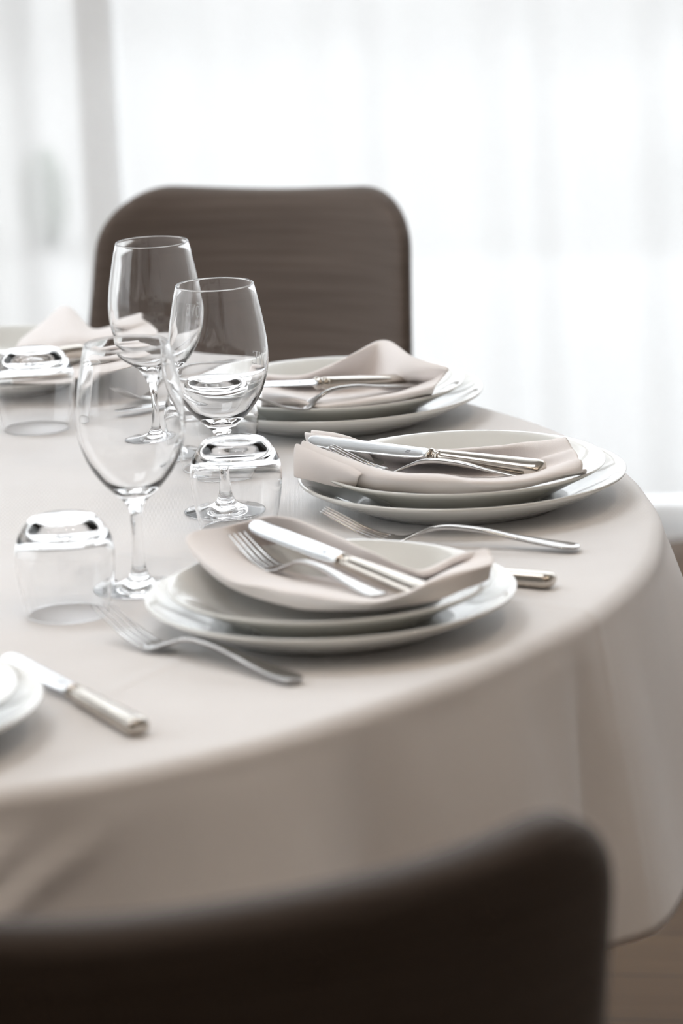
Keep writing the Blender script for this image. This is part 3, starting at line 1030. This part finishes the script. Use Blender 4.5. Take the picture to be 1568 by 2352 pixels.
# ------------------------------------------------------------------ glassware
def glass_profile():
    outer = [(0.0, 0.0004), (0.030, 0.0004), (0.0366, 0.0006), (0.0378, 0.0014), (0.0372, 0.0024), (0.030, 0.0036), (0.020, 0.0056), (0.011, 0.0098), (0.0068, 0.017), (0.0052, 0.028), (0.0046, 0.045),
             (0.0047, 0.060), (0.0058, 0.069), (0.0095, 0.0765), (0.0165, 0.0830), (0.0250, 0.0915), (0.0330, 0.1020), (0.0395, 0.1145), (0.0440, 0.1290), (0.0455, 0.1430), (0.0450, 0.1560),
             (0.0430, 0.1720), (0.0402, 0.1880), (0.0374, 0.2015), (0.0353, 0.2100)]
    out = spline(outer, 4)
    inner = [(0.0337, 0.2100), (0.0364, 0.2012), (0.0391, 0.1878), (0.0419, 0.1718), (0.0439, 0.1560), (0.0443, 0.1432), (0.0427, 0.1295), (0.0380, 0.1160), (0.0312, 0.1045), (0.0225, 0.0945), (0.0130, 0.0880), (0.0055, 0.0855), (0.0, 0.0850)]
    inn = spline(inner, 5)
    lip = [(0.0351, 0.2107), (0.0345, 0.2110), (0.0339, 0.2107)]
    return [(max(r, 0), z) for r, z in out] + lip + [(max(r, 0), z) for r, z in inn]

def bowl_r(z):
    pts = [(0.1145, 0.0395), (0.129, 0.0440), (0.143, 0.0455), (0.156, 0.0450), (0.172, 0.0430), (0.188, 0.0402), (0.2015, 0.0374)]
    for (z0, r0), (z1, r1) in zip(pts[:-1], pts[1:]):
        if z0 <= z <= z1:
            return r0 + (r1 - r0) * (z - z0) / (z1 - z0)
    return 0.04

# letters as polygons in a unit cell (height 1), drawn with slab serifs
def glyph(ch):
    q = []
    def rect(x0, y0, x1, y1): q.append([(x0, y0), (x1, y0), (x1, y1), (x0, y1)])
    def bar(x0, y0, x1, y1, w):
        q.append([(x0 - w / 2, y0), (x0 + w / 2, y0), (x1 + w / 2, y1), (x1 - w / 2, y1)])
    def arc(cx, cy, rx, ry, a0, a1, w0, w1, n=20):
        for k in range(n):
            t0, t1 = a0 + (a1 - a0) * k / n, a0 + (a1 - a0) * (k + 1) / n
            def pt(t, s):
                w = w1 + (w0 - w1) * abs(math.cos(t))
                return (cx + (rx + s * w / 2) * math.cos(t), cy + (ry + s * w / 2) * math.sin(t))
            q.append([pt(t0, -1), pt(t0, 1), pt(t1, 1), pt(t1, -1)])
    w = 0.7
    if ch == 'T':
        rect(0.29, 0, 0.43, 1); rect(0.02, 0.93, 0.70, 1); rect(0.02, 0.78, 0.07, 0.93); rect(0.65, 0.78, 0.70, 0.93); rect(0.2, 0, 0.52, 0.05)
        w = 0.72
    elif ch == 'H':
        rect(0.08, 0, 0.20, 1); rect(0.56, 0, 0.68, 1); rect(0.2, 0.48, 0.56, 0.54)
        for x in (0.0, 0.48): rect(x, 0, x + 0.28, 0.05); rect(x, 0.95, x + 0.28, 1)
        w = 0.76
    elif ch == 'E':
        rect(0.08, 0, 0.21, 1); rect(0.0, 0.94, 0.60, 1); rect(0.0, 0, 0.62, 0.06); rect(0.21, 0.48, 0.46, 0.54); rect(0.55, 0.80, 0.60, 0.94); rect(0.57, 0.06, 0.62, 0.22); rect(0.42, 0.40, 0.46, 0.62)
        w = 0.64
    elif ch == 'O':
        arc(0.42, 0.5, 0.35, 0.46, 0, 2 * PI, 0.17, 0.09, 40)
        w = 0.84
    elif ch == 'V':
        bar(0.14, 1, 0.40, 0, 0.16); bar(0.64, 1, 0.40, 0, 0.09); rect(0.0, 0.95, 0.28, 1); rect(0.52, 0.95, 0.76, 1)
        w = 0.76
    elif ch == 'R':
        rect(0.08, 0, 0.21, 1); rect(0.0, 0, 0.30, 0.05); rect(0.0, 0.95, 0.30, 1); arc(0.30, 0.73, 0.24, 0.235, -PI / 2, PI / 2, 0.13, 0.06); bar(0.34, 0.5, 0.66, 0, 0.14); rect(0.21, 0.47, 0.32, 0.53)
        w = 0.76
    elif ch == 'G':
        arc(0.42, 0.5, 0.35, 0.47, 0.85, 2 * PI - 0.55, 0.15, 0.05, 34); rect(0.62, 0.02, 0.75, 0.42); rect(0.52, 0.40, 0.82, 0.45)
        w = 0.86
    elif ch == '~':      # a small curly script stroke, the second line is too fine to read
        arc(0.2, 0.35, 0.16, 0.30, 0.3, PI * 1.7, 0.10, 0.05, 12); bar(0.42, 0.0, 0.5, 0.8, 0.07)
        w = 0.55
    return q, w

def text_bm(lines, ang0):
    """lines: (text, z bottom, height); wrapped round the bowl about angle ang0, readable from outside"""
    bm = bmesh.new()
    for txt, z0, hgt in lines:
        total = sum(glyph(c)[1] + 0.10 for c in txt) * hgt
        x = -total / 2
        for c in txt:
            polys, w = glyph(c)
            for poly in polys:
                vs = []
                for px, py in poly:
                    z = z0 + py * hgt
                    R = bowl_r(z) + 0.00012
                    a = ang0 + (x + px * hgt) / R
                    vs.append(bm.verts.new((R * math.cos(a), R * math.sin(a), z)))
                try:
                    bm.faces.new(vs)
                except ValueError:
                    pass
            x += (w + 0.10) * hgt
    return bm

wine = root('wine_glass', 'tall clear wine glass nearest the camera, left of the nearest plate', 'wine glass', 'stemmed wine glasses')
gprof = glass_profile()
ZF, ZS = 0.0098, 0.0765          # where the foot meets the stem and the stem meets the bowl
full = lathe_bm(gprof, 128)
bmesh.ops.recalc_face_normals(full, faces=full.faces[:])
for nm, keep in (('foot', lambda z: z < ZF), ('stem', lambda z: ZF <= z < ZS), ('bowl', lambda z: z >= ZS)):
    part = full.copy()
    bmesh.ops.delete(part, geom=[f for f in part.faces if not keep(f.calc_center_median().z)], context='FACES')
    link(nm, part, M_GLASS, wine, recalc=False)
full.free()
wine.matrix_world = Matrix.Translation(((-0.1719, 3.0138, 0.75)))
def place_wine(label, loc, ang):
    g = copy_tree(wine, label, Matrix.Translation(loc))
    t = link('etched_lettering', text_bm([('THE', 0.1440, 0.0042), ('GROVE', 0.1300, 0.0120), ('~~~~', 0.1245, 0.0042)], ang), M_ETCH, [c for c in g.children if c.name.startswith('bowl')][0], smooth=False)
    t['label'] = 'white lettering reading THE GROVE'
    return g
place_wine('clear wine glass standing behind the upturned tumbler in the middle', (-0.105, 3.2795, 0.75), math.radians(15))
place_wine('clear wine glass farthest back, in front of the far chair', (-0.1714, 3.531, 0.75), math.radians(29))

def tumbler_bm():
    outer = [(0.0, 0.0815), (0.020, 0.0818), (0.0262, 0.0812), (0.0300, 0.0785), (0.0338, 0.0735), (0.0378, 0.0665), (0.0404, 0.0585), (0.0413, 0.0500), (0.0408, 0.0400), (0.0390, 0.0260), (0.0362, 0.0110), (0.0338, 0.0008)]
    inner = [(0.0326, 0.0008), (0.0350, 0.0112), (0.0377, 0.0260), (0.0395, 0.0400), (0.0398, 0.0495), (0.0386, 0.0570), (0.0355, 0.0632), (0.0300, 0.0676), (0.0200, 0.0698), (0.0, 0.0702)]
    return lathe_bm([(max(r, 0), z) for r, z in spline(outer, 5)] + [(0.0335, 0.0001), (0.0329, 0.0001)] + [(max(r, 0), z) for r, z in spline(inner, 5)], 128)
tum = link('tumbler', tumbler_bm(), M_GLASS)
tum.location = (-0.2279, 2.9424, 0.7505)
tag(tum, 'clear tumbler turned upside down on the cloth, left of the nearest wine glass', 'tumbler', 'upturned tumblers')
for lab, loc in (
    ('clear upside-down tumbler in the middle, just behind the nearest napkin', (-0.0924, 3.2132, 0.7505)),
    ('clear upside-down tumbler at the left edge before the far left plates', (-0.3052, 3.6793, 0.7505)),
    ('clear upside-down tumbler farthest back, seen through the middle wine glass', (-0.1166, 3.4623, 0.7505)),
):
    o = tum.copy()
    COL.objects.link(o)
    o.location = loc
    o['label'] = lab
